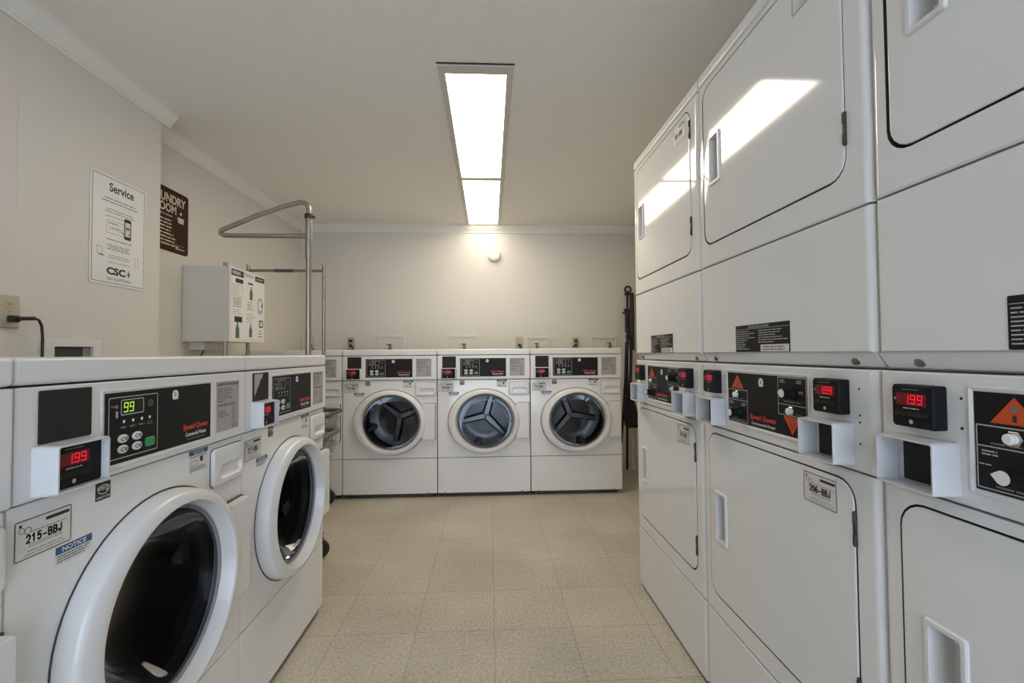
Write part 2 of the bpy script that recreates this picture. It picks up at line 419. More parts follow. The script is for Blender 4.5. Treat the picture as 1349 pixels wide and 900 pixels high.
# ------------------------------------------------------------------ washers
WW, WD = .655, .70
DCX, DCZ, GR = .336, .549, .197
def washer(loc, rz, label, code, scale=(1, 1, 1), torn=False, digits='99', drum_rot=0., lit='greenled'):
    t = thing('front_load_washer', loc, rz, label, 'washing machine', 'front-load washers in the laundry room', scale)
    O = (-WW/2, 0, 0)
    P = lambda nm, fn, par=t, key=None, lc=O: part(nm, key or ('washer', nm), par, fn, lc)
    seg = 15
    circ = lambda r: rr(DCX-r, DCX+r, DCZ-r, DCZ+r, r, seg)
    def body(b):
        b.loft([(rr(.001, WW-.001, .03, 1.045, .004, seg), WD), (rr(.001, WW-.001, .03, 1.045, .004, seg), .02),
                (rr(.001, WW-.001, .03, 1.045, .004, seg), .011), (circ(.214), .011), (circ(.214), .05)], M['enamel'], True,
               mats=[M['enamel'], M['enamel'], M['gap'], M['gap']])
        b.box(.03, WW-.03, .03, WD-.05, 0, .03, M['gap'])
    P('cabinet', body)
    P('front_panel', lambda b: b.plate_hole(.0015, WW-.0015, .2875, .8545, 0, .012, circ(.212), M['enamel'], .004, .004, .03, seg=seg))
    def low(b): b.plate(.0015, WW-.0015, .030, .2845, 0, .012, M['enamel'], .003, .004)
    lp = P('lower_panel', low)
    for x in (.05, WW-.06):
        P('screw', lambda b: b.loft([(ell(0, 0, .006, .006, 3), .001), (ell(0, 0, .005, .005, 3), -.002), (ell(0, 0, .002, .002, 3), -.003)], M['screw'], False, True), lp, ('scr',), (x, 0, .034))
    def cap(b): b.box(0, WW, -.010, WD, 1.0365, 1.08, M['plastic'], .008, 3)
    P('top_cover', cap)
    def con(b):
        b.loft([(rr(.001, WW-.001, .8575, 1.0335, .004), .011), (rr(.001, WW-.001, .8575, 1.0335, .004), .0), (rr(.002, WW-.002, .859, 1.0330, .004), -.008),
                (rr(.006, WW-.006, .866, 1.0300, .004), -.010)], M['plastic'], True, True)
    cp = P('control_console', con)
    yc = -.010
    def blank(b):
        b.plate(.036, .132, .943, 1.027, yc-.0025, yc+.001, M['blank'], .003, .001)
        if torn: b.poly([(.041, 1.024), (.095, 1.024), (.086, 1.008), (.078, 1.006), (.07, .990), (.058, .978), (.047, .960), (.042, .964)], yc-.0029, M['greystick'])
    P('blank_plate', blank, cp, ('blank', torn), (0, 0, 0))
    def over(b):
        b.loft([(rr(.153, .492, .869, 1.019, .004), yc+.001), (rr(.153, .492, .869, 1.019, .004), yc-.001), (rr(.156, .489, .872, 1.016, .003), yc-.002), (rr(.160, .485, .877, 1.012, .002), yc-.0005)], M['plastic'])
        y = yc-.001
        b.rect(.161, .4845, .878, 1.0115, y, M['black'])
        y -= .0004
        b.frame(.169, .297, .886, 1.003, y, .0018, M['line'], r=.004)
        b.frame(.198, .257, .967, .997, y, .0018, M['line'], r=.003)
        b.rect(.2005, .2545, .9695, .9945, y, M['slot'])
        b.seg7(digits, .204, .9725, .011, .019, y-.0004, M[lit], th=.17)
        b.loft([(ell(.276, .984, .007, .007, 2), y), (ell(.276, .984, .005, .005, 2), y)], M['dim']); b.disc(.276, .984, .002, y, M['dim'], 8)
        b.rect(.175, .184, .984, .987, y, M['dim']); b.disc(.188, .985, .004, y, M['dim'], 8); b.rect(.186, .191, .964, .976, y, M['line'])
        for i, x in enumerate((.206, .229, .252, .274)):
            b.disc(x, .955, .0032, y, M['white'], 10); b.scribble(x-.008, x+.008, .940, .948, y, M['dim'], 1 if i < 3 else 2, 1)
        badge(b, .352, .994, .0105, y)
        b.text('Speed Queen', .378, .470, .905, .922, y, M['redlogo'], bold=.05, slant=.2)
        b.text('Commercial Washer', .388, .466, .893, .902, y, M['white'], bold=.02)
        b.scribble(.395, .460, .884, .889, y, M['dim'], 1, 1)
    ov = P('control_panel', over, cp, ('over', digits), (0, 0, 0))
    def btns(cx, cz, m):
        def f(b):
            if m is not M['white']:
                b.loft([(rr(cx-.013, cx+.013, cz-.009, cz+.009, .004), yc), (rr(cx-.013, cx+.013, cz-.009, cz+.009, .004), yc-.003), (rr(cx-.0115, cx+.0115, cz-.0075, cz+.0075, .003), yc-.004)], m, False, True); return
            b.loft([(ell(cx, cz, .0125, .008, 4), yc), (ell(cx, cz, .0125, .008, 4), yc-.003), (ell(cx, cz, .0105, .006, 4), yc-.004)], m, False, True)
            if m is M['white']: b.loft([(ell(cx-.002, cz, .006, .004, 3), yc-.0043), (ell(cx-.002, cz, .004, .0025, 3), yc-.0043)], M['ink']); b.rect(cx+.005, cx+.008, cz-.004, cz+.004, yc-.0043, M['ink'])
        return f
    for i, (x, z) in enumerate(((.203, .923), (.239, .923), (.203, .903), (.239, .903))):
        P('cycle_button', btns(x, z, M['white']), cp, ('btn', i), (0, 0, 0))
    g = P('start_button', btns(.274, .905, M['green_btn']), cp, ('btn', 'g'), (0, 0, 0)); g['label'] = 'green start button'
    def inst(b):
        b.plate(.510, .617, .882, 1.012, yc-.0012, yc+.001, M['greystick'], .002, .0004)
        y = yc-.0016; rn = random.Random(5)
        b.text('OPERATING INSTRUCTIONS', .514, .613, 1.001, 1.007, y, M['ink'], bold=.02)
        b.scribble(.514, .600, .958, .996, y, M['inkgrey'], 6, .35, rnd=rn)
        b.text('WATER LEVEL', .514, .600, .947, .953, y, M['ink'], bold=.02)
        b.scribble(.516, .566, .918, .938, y, M['inkgrey'], 4, .6, rnd=rn)
        for k in range(6): b.frame(.582, .598, .898+k*.0075, .904+k*.0075, y, .001, M['inkgrey'])
        b.scribble(.582, .612, .885, .896, y, M['inkgrey'], 2, .8, rnd=rn)
    P('instruction_sticker', inst, cp, ('inst',), (0, 0, 0))
    # coin hood with the card reader set into it
    def hood(b):
        o0 = rr(.026, .138, .862, .942, .006); o1 = rr(.031, .132, .864, .941, .006); i1 = rr(.035, .128, .868, .9375, .003)
        b.loft([(o0, yc+.001), (o0, yc-.004), (o1, -.043), (rr(.032, .131, .865, .940, .005), -.045), (i1, -.045), (i1, -.020)], M['hood'])
        b.disc(.027, .0, .0001, 0, M['hood'], 3) if False else None
    hd = P('coin_hood', hood)
    def rd(b):
        b.plate(.0355, .1275, .8685, .937, -.033, -.018, M['reader'], .003, .001); reader_front(b, .0355, .112, .8685, .937, -.033)
    rp = P('card_reader', rd, hd, None, (0, 0, 0)); rp['label'] = 'black card reader with red price digits'
    # stickers below the console
    P('number_sticker', lambda b: id_sticker(b, .012, .109, .769, .831, code), key=('wid', code))
    def notice(b):
        b.box(.080, .150, -.0006, .0004, .737, .766, M['sticker'])
        b.rect(.080, .150, .7535, .766, -.001, M['blue']); b.text('NOTICE', .092, .138, .756, .7635, -.0014, M['white'], bold=.02)
        b.scribble(.083, .146, .739, .752, -.001, M['inkgrey'], 3, .7, rnd=random.Random(2))
    P('notice_sticker', notice)
    def estar(b):
        b.box(.157, .190, -.0006, .0004, .817, .849, M['ink'])
        b.text('energy', .160, .187, .832, .842, -.001, M['white'], bold=.0, slant=.1); b.text('ENERGY STAR', .159, .188, .820, .824, -.001, M['white'])
        b.loft([(ell(.174, .836, .013, .009, 3), -.001), (ell(.174, .836, .0118, .0078, 3), -.001)], M['white'])
    P('energy_sticker', estar)
    def he(b):
        b.box(.418, .491, -.0006, .0004, .800, .852, M['sticker']); b.rect(.418, .491, .841, .852, -.001, M['blue']); b.text('NOTICE', .435, .475, .843, .850, -.0014, M['white'])
        b.frame(.424, .450, .815, .828, -.001, .0012, M['inkgrey'], r=.004); b.rect(.460, .472, .822, .834, -.001, M['ink'])
        b.scribble(.422, .488, .802, .813, -.001, M['inkgrey'], 3, .7, rnd=random.Random(4)); b.scribble(.422, .488, .834, .839, -.001, M['inkgrey'], 1, 1, rnd=random.Random(4))
    P('detergent_sticker', he)
    # detergent drawer
    def drawer(b):
        hole = rr(.530, .636, .757, .796, .014)
        x0, x1, z0, z1 = .504, .648, .741, .838
        b.loft([(rr(x0-.002, x1+.002, z0-.002, z1+.002, .013), .0), (rr(x0-.002, x1+.002, z0-.002, z1+.002, .013), -.0012), (rr(x0, x1, z0, z1, .012), -.0012)], M['gap'])  # dark outline painted in as shade round the drawer edge
        b.loft([(rr(x0, x1, z0, z1, .012), .002), (rr(x0, x1, z0, z1, .012), -.006), (rr(x0+.002, x1-.002, z0+.002, z1-.002, .011), -.0095), (rr(x0+.006, x1-.006, z0+.006, z1-.006, .008), -.011),
                (hole, -.011), (rr(.532, .634, .763, .788, .008), -.004), (rr(.536, .630, .770, .786, .006), .009)], M['plastic'], False, True)
    P('detergent_drawer', drawer)
    # door
    def ring(b):
        rows = [(.254, .237, .0), (.2535, .2365, -.012), (.251, .234, -.030), (.2475, .231, -.037), (.242, .2265, -.041), (.230, .217, -.0455), (.216, .209, -.0465), (.2105, .2065, -.0445), (.2080, .2055, -.040), (.2040, .2030, -.026), (.1985, .1985, -.006)]
        b.loft([(ell(DCX-(.008 if a > .235 else .004 if a > .22 else 0), DCZ, a, c, seg), y) for a, c, y in rows], M['door_plastic'])
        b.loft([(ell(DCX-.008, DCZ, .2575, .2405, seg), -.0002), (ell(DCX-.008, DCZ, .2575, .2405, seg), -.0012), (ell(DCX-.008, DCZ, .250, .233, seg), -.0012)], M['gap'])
    dr = P('door', ring)
    def trim(b):
        rows = [(.1986, -.006), (.1976, -.013), (.1962, -.013), (.1956, -.006), (.1950, -.006), (.1944, -.012), (.1932, -.012), (.1926, -.004), (.1920, -.004), (.1914, -.008), (.1905, -.008), (.1895, -.001)]
        q = M['sealgrey']; k = M['seal']
        b.loft([(ell(DCX, DCZ, a, a, seg), y) for a, y in rows], k, mats=[q, q, q, k, q, q, q, k, q, q, k])
    P('door_seal', trim, dr, None, (0, 0, 0))
    def glass(b):
        rows = [(.1898, -.002), (.184, .014), (.170, .035), (.155, .062), (.136, .085), (.110, .101), (.075, .111), (.035, .115), (.004, .1155)]
        b.loft([(ell(DCX, DCZ, a, a, seg), y) for a, y in rows], M['glass'], False, True)
    gl = P('door_glass', glass, dr, None, (0, 0, 0)); gl['label'] = 'dark round door glass'
    def hp(b): b.plate(.552, .643, .424, .684, -.032, -.004, M['door_plastic'], .006, .004); b.box(.56, .6455, -.010, -.0005, .4215, .6855, M['gap'])  # dark box added as the plate's shadow at its right and bottom
    P('door_handle', hp, dr, None, (0, 0, 0))
    def gasket(b):
        rows = [(.214, .012), (.200, .02), (.196, .04), (.205, .06), (.212, .075), (.236, .085)]
        b.loft([(ell(DCX, DCZ, a, a, seg), y) for a, y in rows], M['rubber'])
    P('tub_gasket', gasket)
    def drum(b):
        rows = [(.236, .088), (.238, .30), (.232, .34), (.19, .36), (.15, .365), (.05, .36), (.01, .36)]
        b.loft([(ell(0, 0, a, a, seg), y) for a, y in rows], M['drum'], False, True)
        for k in range(3):                                   # star-shaped ribs pressed into the drum's back
            a = 2*PI*k/3 + PI/2; ca, sa = math.cos(a), math.sin(a)
            for r0, r1, w0, w1, h in ((.0, .20, .034, .026, .035), ):
                pr = lambda r, s: (r*ca - s*sa, r*sa + s*ca)
                base = [pr(r0, -w0), pr(r1, -w1), pr(r1, w1), pr(r0, w0)]; top = [pr(r0, -w0*.55), pr(r1, -w1*.45), pr(r1, w1*.45), pr(r0, w0*.55)]
                b.loft([(base, .362), (top, .362-h)], M['drumback'], False, True)
            # lifter paddle on the drum wall
            a2 = a + PI/3; ca, sa = math.cos(a2), math.sin(a2); pr = lambda r, s: (r*ca - s*sa, r*sa + s*ca)
            base = [pr(.237, -.045), pr(.237, .045), pr(.18, .014), pr(.18, -.014)]; tp = [pr(.237, -.030), pr(.237, .030), pr(.195, .009), pr(.195, -.009)]
            b.loft([(base, .33), (tp, .11)], M['drum'], True, True)
    d = P('drum', drum, t, None, (DCX-WW/2, 0, DCZ)); d.rotation_euler = (0, drum_rot, 0)
    return t

XL = -.7134
LR = math.radians(90)
washer((XL, .727+WW/2, 0), LR, 'white left-row washer with the 215-BBJ sticker and green 99 on its display', '215-BBJ', drum_rot=.5)
washer((XL+.004, .727-WW/2-.003, 0), LR, 'white washer cut off by the left edge of the photo', '213-BBJ', drum_rot=.2)
washer((XL, .727+WW*1.5+.002, 0), LR, 'white washer at the far end of the left row, torn sticker on its black plate', '217-BBJ', torn=True, digits='88', drum_rot=.9, lit='dim')
BX, BWd, BY = -1.1081, .7073, 3.569
bs = (.7053/WW, 1, 1.117/1.08)
labs = ['white back-row washer at the left corner, mostly hidden behind the left row and the carts',
        'leftmost fully visible washer in the back row, dark tub behind its round door',
        'middle washer of the three fully visible in the back row, under the smoke detector',
        'right-hand washer of the back row, next to the broom corner']
for k in range(4):
    washer((BX+BWd*(k-.5), BY, 0), 0, labs[k], ('220-BBJ', '219-BBJ', '218-BBJ', '216-BBJ')[k], bs, drum_rot=(.3, 1.2, .28, -.35)[k], digits=('20', '25', '30', '30')[k], lit='line')

# ------------------------------------------------------------------ stacked dryers
DW, DD = .69, .72
def dryer(loc, rz, label, codes):
    t = thing('stacked_dryer', loc, rz, label, 'dryer', 'stacked dryers along the right wall')
    O = (-DW/2, 0, 0); W1 = DW-.002
    P = lambda nm, fn, par=t, key=None, lc=O: part(nm, key or ('dryer', nm), par, fn, lc)
    E_ = M['enamel']
    def shell(z0, z1):
        def f(b):
            b.loft([(rr(.002, W1, z0, z1, .002, 2), DD), (rr(.002, W1, z0, z1, .002, 2), .062)], E_, True, True)
        return f
    def front(b, z0, z1, hole=None, seg=5):
        # front sheet whose side edges roll back in a soft radius
        rows = []
        for i in range(6):
            a = PI/2*i/5; q = .016*(1-math.sin(a)); rows.append((rr(.002+.016-.016*math.cos(a), W1-.016+.016*math.cos(a), z0+(.003 if i > 3 else .0), z1-(.003 if i > 3 else 0), .002, seg), q))
        if hole: rows += [(hole, 0), (hole, .055)]
        rows = [(rows[0][0], .064)] + rows
        b.loft(rows, E_, False, True, mats=[E_]*(len(rows)-1-(1 if hole else 0)) + ([M['gap']] if hole else []))
    low = P('lower_cabinet', shell(.02, 1.046))
    part('toe_kick', ('tk',), low, lambda b: b.box(.02, DW-.02, .025, .4, 0, .03, M['gap']), (0, 0, 0))
    P('base_panel', lambda b: front(b, .016, .272))
    P('lower_front', lambda b: front(b, .276, .848, rr(.040, .636, .334, .831, .045, 5)))
    def console(b): front(b, .852, 1.0445)
    cn = P('control_console', console)
    up = P('upper_cabinet', shell(1.046, 1.945))
    def lip(b):
        b.mi(E_)
        for zs in ([(0.0, 1.076), (.004, 1.072), (.020, 1.050), (.03, 1.0465)],):
            pv = [[b.bm.verts.new((x, y, z)) for y, z in zs] for x in (.004, DW-.004)]
            for i in range(len(zs)-1): b.bm.faces.new([pv[0][i], pv[1][i], pv[1][i+1], pv[0][i+1]])
            for q in pv: b.bm.faces.new(q+[b.bm.verts.new((q[0].co.x, .04, 1.0465)), b.bm.verts.new((q[0].co.x, .04, 1.076))])
    lp = P('service_lip', lip)
    for x in (.072, .628):
        part('screw', ('dscr',), lp, lambda b: b.loft([(ell(0, 0, .0085, .0085, 3), .004), (ell(0, 0, .008, .008, 3), -.002), (ell(0, 0, .003, .003, 3), -.0045)], M['screw'], False, True), (x, .012, 1.060))
    P('upper_lower_front', lambda b: front(b, 1.076, 1.3475)).name = 'access_panel'
    P('upper_front', lambda b: front(b, 1.3515, 1.943, rr(.036, .634, 1.415, 1.923, .045, 5)))
    P('top_cap', lambda b: b.box(.002, W1, 0, DD, 1.947, 1.988, E_, .010, 3))
    # doors
    def door(z0, z1, hz0, hz1):
        def f(b):
            x0, x1 = .0435, .6315
            hole = rr(.088, .148, hz0, hz1, .006, 5)
            rows = [(rr(x0, x1, z0, z1, .042, 5), .050), (rr(x0, x1, z0, z1, .042, 5), .0005), (rr(x0+.0006, x1-.0006, z0+.0006, z1-.0006, .0415, 5), -.0012), (rr(x0+.004, x1-.004, z0+.004, z1-.004, .039, 5), -.003),
                    (hole, -.003), (hole, .048)]
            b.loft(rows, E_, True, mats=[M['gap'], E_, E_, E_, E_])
        return f
    def handle(hz0, hz1):
        def f(b):
            s = 5
            o = rr(.084, .152, hz0-.004, hz1+.004, .006, s); i = rr(.0925, .1435, hz0+.005, hz1-.005, .005, s); k = rr(.094, .142, hz0+.007, hz1-.007, .005, s)
            b.loft([(o, -.0028), (o, -.006), (rr(.086, .150, hz0-.002, hz1+.002, .005, s), -.008), (i, -.008), (k, .034)], M['plastic'], False, True)
        return f
    def hinge(b):
        b.box(-.0035, .0035, -.0045, .004, -.033, .033, M['hinge'], .001)
        for z in (-.02, .02): b.tube([(0, -.0035, z-.009), (0, -.0035, z+.009)], .0032, M['hinge'], 8)
    for nm, z0, z1, h0, h1, hg in (('lower_door', .338, .8275, .507, .654, (.741, .43)), ('upper_door', 1.419, 1.9195, 1.598, 1.745, (1.511, 1.845))):
        dd = P(nm, door(z0, z1, h0, h1))
        part('door_handle', ('dh', nm), dd, handle(h0, h1), (0, 0, 0))
        for z in hg: part('hinge', ('hinge',), dd, hinge, (.6335, 0, z))
    # control panel
    def over(b):
        y = 0
        b.loft([(rr(.160, .515, .874, 1.029, .004), y+.001), (rr(.160, .515, .874, 1.029, .004), y-.0025), (rr(.163, .512, .877, 1.026, .003), y-.0035), (rr(.168, .507, .882, 1.021, .002), y-.001)], M['plastic'])
        b.rect(.169, .506, .883, 1.0205, -.0015, M['black']); y = -.002
        b.poly([(.190, .979), (.252, .979), (.221, 1.016)], y, M['orange']); b.disc(.221, 1.000, .005, y-.0004, M['inkgrey'], 10); b.rect(.2185, .2235, .983, .992, y-.0004, M['ink'])
        b.frame(.171, .271, .886, .975, y, .0018, M['line']); b.rect(.171, .271, .9445, .9463, y, M['line'])
        b.scribble(.190, .250, .948, .953, y, M['dim'], 1, 1, rnd=random.Random(1)); b.scribble(.178, .205, .932, .941, y, M['line'], 2, .7, rnd=random.Random(1)); b.scribble(.240, .266, .930, .940, y, M['line'], 2, .7, rnd=random.Random(2))
        b.scribble(.195, .260, .889, .895, y, M['dim'], 1, 1, rnd=random.Random(1)); b.scribble(.174, .190, .918, .922, y, M['line'], 1, 1)
        b.frame(.404, .505, .930, 1.019, y, .0018, M['line']); b.rect(.404, .505, .9545, .9563, y, M['line'])
        b.scribble(.412, .436, 1.005, 1.014, y, M['line'], 2, .6, rnd=random.Random(3)); b.scribble(.472, .498, 1.005, 1.014, y, M['line'], 2, .6, rnd=random.Random(4)); b.scribble(.480, .500, .982, .990, y, M['line'], 2, .6, rnd=random.Random(4))
        b.scribble(.425, .490, .960, .966, y, M['dim'], 1, 1, rnd=random.Random(1)); b.scribble(.425, .490, .934, .938, y, M['dim'], 1, 1, rnd=random.Random(1))
        b.poly([(.424, .928), (.455, .887), (.486, .928)], y, M['orange']); b.disc(.455, .905, .0045, y-.0004, M['redlogo'], 10)
        badge(b, .334, 1.001, .011, y)
        b.text('Speed Queen', .280, .392, .899, .916, y, M['redlogo'], bold=.05, slant=.2); b.text('Commercial Dryer', .288, .392, .887, .896, y, M['white'], bold=.02)
        for x, z in ((.650, .905), (.650, .945), (.650, 1.008), (.650, .958)): b.disc(x, z, .0024, -.0004, M['slot'], 8)
        for x, z in ((.150, 1.008), (.150, .964)): b.disc(x, z, .0024, -.0004, M['slot'], 8)
    P('control_panel', over, cn, None, (0, 0, 0))
    def push(b):
        hx = lambda r: [(r*math.cos(PI*i/3), r*math.sin(PI*i/3)) for i in range(6)]
        b.loft([(hx(.0115), -.001), (hx(.0115), -.005), (hx(.010), -.006)], M['chrome'], False, True)
        b.loft([(ell(0, 0, .0075, .0075, 3), -.005), (ell(0, 0, .0075, .0075, 3), -.013), (ell(0, 0, .0055, .0055, 3), -.0145)], M['white'], False, True)
    for x, z in ((.221, .961), (.455, .942)): part('push_button', ('push',), cn, push, (x, 0, z))
    def knob(b):
        b.loft([(ell(0, 0, .016, .016, 4), -.001), (ell(0, 0, .0155, .0155, 4), -.006), (ell(0, 0, .0125, .0125, 4), -.010), (ell(0, 0, .0118, .0118, 4), -.028)], M['reader'], False, True)
        b.poly([(-.0145, .002)] + [(.0098*math.cos(a), .0098*math.sin(a)) for a in [PI*.72-i*PI*1.44/10 for i in range(11)]][::1], -.0285, M['white'])
    for x, z in ((.226, .912), (.458, .984)): part('knob', ('knob',), cn, knob, (x, 0, z))
    # readers and the empty coin hoods beneath
    def rd(b):
        b.loft([(rr(0, .074, .956, 1.024, .004), .001), (rr(0, .074, .956, 1.024, .004), -.018), (rr(.002, .072, .958, 1.022, .004), -.0215), (rr(.004, .070, .960, 1.020, .004), -.0225)], M['reader'], False, True)
        reader_front(b, .002, .072, .957, 1.023, -.0225)
    def hd(b):
        o0 = rr(0, .105, .861, .942, .005); o1 = rr(.001, .104, .862, .941, .006); i1 = rr(.0045, .1005, .8655, .9375, .003)
        b.loft([(o0, .001), (o0, -.003), (o1, -.040), (rr(.002, .103, .863, .940, .005), -.042), (i1, -.042), (rr(.0045, .1005, .8655, .9375, .003), -.004)], M['hood'])
    def slot(b):
        b.box(.005, .100, -.004, .001, .866, .937, M['hood']); b.box(.016, .1003, -.0065, -.001, .868, .9373, M['slot'], .001)
    for xr, xh in ((.054, .041), (.552, .531)):
        q = part('card_reader', ('drd',), cn, rd, (xr, 0, 0)); q['label'] = 'black card reader with red price digits'
        h = part('coin_hood', ('dhd',), cn, hd, (xh, 0, 0))
        part('coin_slot', ('dsl',), h, slot, (0, 0, 0))
    def warn(b):
        b.plate(.216, .452, 1.079, 1.151, -.0012, .001, M['black'], .002, .0004); y = -.0016; rn = random.Random(9)
        b.text('DRYER INSTRUCTIONS', .282, .372, 1.142, 1.148, y, M['line'], bold=.02); b.rect(.218, .450, 1.1395, 1.1405, y, M['line'])
        b.scribble(.220, .315, 1.084, 1.137, y, M['line'], 9, .4, rnd=rn, fill=.34); b.scribble(.326, .448, 1.101, 1.137, y, M['line'], 6, .5, rnd=rn, fill=.34)
        b.rect(.336, .450, 1.080, 1.0975, y, M['sticker']); b.scribble(.345, .445, 1.082, 1.095, y-.0004, M['inkgrey'], 2, .8, rnd=rn)
    P('warning_sticker', warn)
    P('number_sticker', lambda b: id_sticker(b, .492, .591, .755, .819, codes[0], -.0036), key=('did', codes[0], 0))
    P('number_sticker', lambda b: id_sticker(b, .490, .600, 1.835, 1.905, codes[1], -.0036), key=('did', codes[1], 1))
    return t
XD, YD = .6925, 2.1861
RR_ = math.radians(-90)
dryer((XD, YD-DW*.5, 0), RR_, 'stacked white dryer at the far end of the right row, beside the brooms', ('204-BBJ', '205-BBJ'))
dryer((XD, YD-DW*1.5, 0), RR_, 'stacked white dryer with the 206-BBJ sticker, bright lamp reflection on its upper door', ('206-BBJ', '207-BBJ'))
dryer((XD, YD-DW*2.5, 0), RR_, 'stacked white dryer nearest the camera, cut off by the right edge of the photo', ('208-BBJ', '209-BBJ'))

# ------------------------------------------------------------------ things on the left wall (local x runs to +Y, front faces +X)
def wallthing(name, x, y, label, cat, group=None): return thing(name, (x, y, 0), LR, label, cat, group)
def wallpiece(b, name, x, y, label, cat, group=None):
    o = b.build(name, None, (x, y, 0)); o.rotation_euler = (0, 0, LR); return tag(o, label, cat, group)

b = MB(); y0 = 2.054; w, z0, z1 = .318, 1.400, 1.893
b.box(0, w, -.004, -.0005, z0, z1, M['paper'], .001)
y = -.0045
b.frame(.008, w-.008, z0+.010, z1-.010, y, .0022, M['ink'], r=.004)
b.text('Service', .098, .240, 1.822, 1.862, y, M['ink'], bold=.02)
rn = random.Random(21)
b.scribble(.055, .270, 1.768, 1.796, y, M['inkgrey'], 2, .8, True, .28, rn)
b.scribble(.070, .255, 1.724, 1.748, y, M['inkgrey'], 2, .8, True, .26, rn)
b.scribble(.080, .235, 1.706, 1.714, y, M['inkgrey'], 1, 1, True, .3, rn)
b.frame(.085, .190, 1.634, 1.692, y, .0015, M['inkgrey'])
b.scribble(.094, .150, 1.676, 1.684, y, M['inkgrey'], 1, 1, rnd=rn); b.text('Laundry', .10, .165, 1.650, 1.668, y, M['inkgrey'], slant=.3)
b.poly([(.168, 1.652), (.196, 1.640), (.196, 1.643), (.170, 1.656)], y-.0003, M['ink'])
b.loft([(rr(.184, .226, 1.625, 1.722, .006), y-.0003), (rr(.190, .220, 1.640, 1.706, .0005), y-.0003)], M['ink']); b.rect(.190, .220, 1.640, 1.706, y-.0003, M['sticker'])
b.rect(.194, .216, 1.672, 1.684, y-.0006, M['inkgrey']); b.rect(.208, .216, 1.648, 1.656, y-.0006, M['inkgrey'])
b.scribble(.085, .235, 1.600, 1.612, y, M['inkgrey'], 1, 1, True, .3, rn)
b.scribble(.085, .225, 1.558, 1.586, y, M['inkgrey'], 3, .8, True, .36, rn)
b.scribble(.090, .225, 1.520, 1.540, y, M['inkgrey'], 2, .8, True, .26, rn)
b.frame(.036, .062, 1.530, 1.566, y, .0018, M['inkgrey']); b.rect(.045, .075, 1.526, 1.531, y, M['inkgrey'])
b.frame(.250, .272, 1.505, 1.550, y, .0018, M['inkgrey'], r=.005); b.scribble(.095, .225, 1.500, 1.508, y, M['inkgrey'], 1, 1, True, .3, rn)
b.text('CSC', .088, .196, 1.448, 1.482, y, M['ink'], bold=.045)
b.poly([(.203, 1.470), (.214, 1.446), (.226, 1.470), (.219, 1.466), (.214, 1.484), (.209, 1.466)], y, M['product'])
b.text('ServiceWorks', .090, .226, 1.424, 1.440, y, M['inkgrey'], bold=.0)
wallpiece(b, 'service_poster', XN, y0, 'white notice headed Service in a black border on the left wall', 'poster')

b = MB(); y0 = 2.556; w = .38; z0, z1 = 1.688, 2.052
b.loft([(rr(0, w, z0, z1, .018), -.0005), (rr(0, w, z0, z1, .018), -.004), (rr(.001, w-.001, z0+.001, z1-.001, .018), -.005)], M['brown'], True, True); y = -.0055
b.text('LAUNDRY', .066, .352, 1.968, 2.020, y, M['cream'], bold=.03); b.text('ROOM', .094, .270, 1.912, 1.962, y, M['cream'], bold=.03)
rn = random.Random(8)
b.scribble(.040, .25, 1.888, 1.900, y, M['cream'], 1, .9, rnd=rn); b.scribble(.040, .300, 1.715, 1.876, y, M['cream'], 8, .66, rnd=rn, fill=.36)
b.poly([(.288, 1.872), (.332, 1.872), (.340, 1.905), (.280, 1.905)], y, M['cream']); b.disc(.310, 1.930, .010, y, M['cream'], 12)
b.scribble(.255, .345, 1.732, 1.742, y, M['dim'], 1, 1, rnd=rn); b.scribble(.265, .345, 1.708, 1.722, y, M['cream'], 1, 1, rnd=rn)
wallpiece(b, 'laundry_room_sign', XF, y0, 'brown sign with pale LAUNDRY ROOM lettering behind the wall corner', 'sign')

# supply vending box
t = wallthing('supply_dispenser', XF, 2.891, 'putty coloured wall box with pictures of laundry supplies on its front', 'dispenser')
D0 = -.281; w = .435; z0, z1 = 1.168, 1.628
b = MB(); b.box(0, w, D0+.012, -.001, z0, z1, M['boxpaint'], .004); b.build('housing', t)
for z in (1.56, 1.235):
    b = MB()
    pts = [(-.0006, -.17+.011*math.cos(a), z+.011*math.sin(a)) for a in [2*PI*i/14 for i in range(14)]]; pin = [(-.003, -.17+.009*math.cos(a), z+.009*math.sin(a)) for a in [2*PI*i/14 for i in range(14)]]
    va = [b.bm.verts.new(p) for p in pts]; vb = [b.bm.verts.new(p) for p in pin]; b.mi(M['boxpaint'])
    for i in range(14): b.bm.faces.new([va[i], va[(i+1) % 14], vb[(i+1) % 14], vb[i]])
    b.bm.faces.new(vb); b.build('hole_plug', t)
b = MB(); b.box(-.003, w+.003, D0, D0+.013, z0-.002, z1+.002, M['boxpaint'], .003)
b.tube([(.006, D0+.03, z1), (.006, D0+.03, z1+.018)], .012, M['screw'], 10); y = D0-.001
b.rect(.012, w-.012, z0+.02, z1-.008, y, M['paper']); y -= .0005; rn = random.Random(31)
b.rect(.014, .155, 1.575, 1.615, y, M['ink']); b.text('VENDING', .022, .120, 1.584, 1.606, y-.0004, M['white'], bold=.02)
b.rect(.300, .425, 1.578, 1.612, y, M['ink']); b.text('LAUNDRY', .315, .41, 1.588, 1.602, y-.0004, M['white']); b.scribble(.165, .29, 1.588, 1.612, y, M['inkgrey'], 3, .8, rnd=rn)
b.rect(.06, .15, 1.536, 1.562, y, M['ink']); b.rect(.21, .275, 1.545, 1.556, y, M['ink'])
b.frame(.02, .14, 1.452, 1.522, y, .002, M['inkgrey']); b.scribble(.03, .13, 1.460, 1.514, y, M['inkgrey'], 4, .5, rnd=rn, fill=.2)
b.frame(.035, .125, 1.385, 1.44, y, .004, M['inkgrey']); b.scribble(.045, .115, 1.395, 1.43, y, M['inkgrey'], 3, .7, rnd=rn)
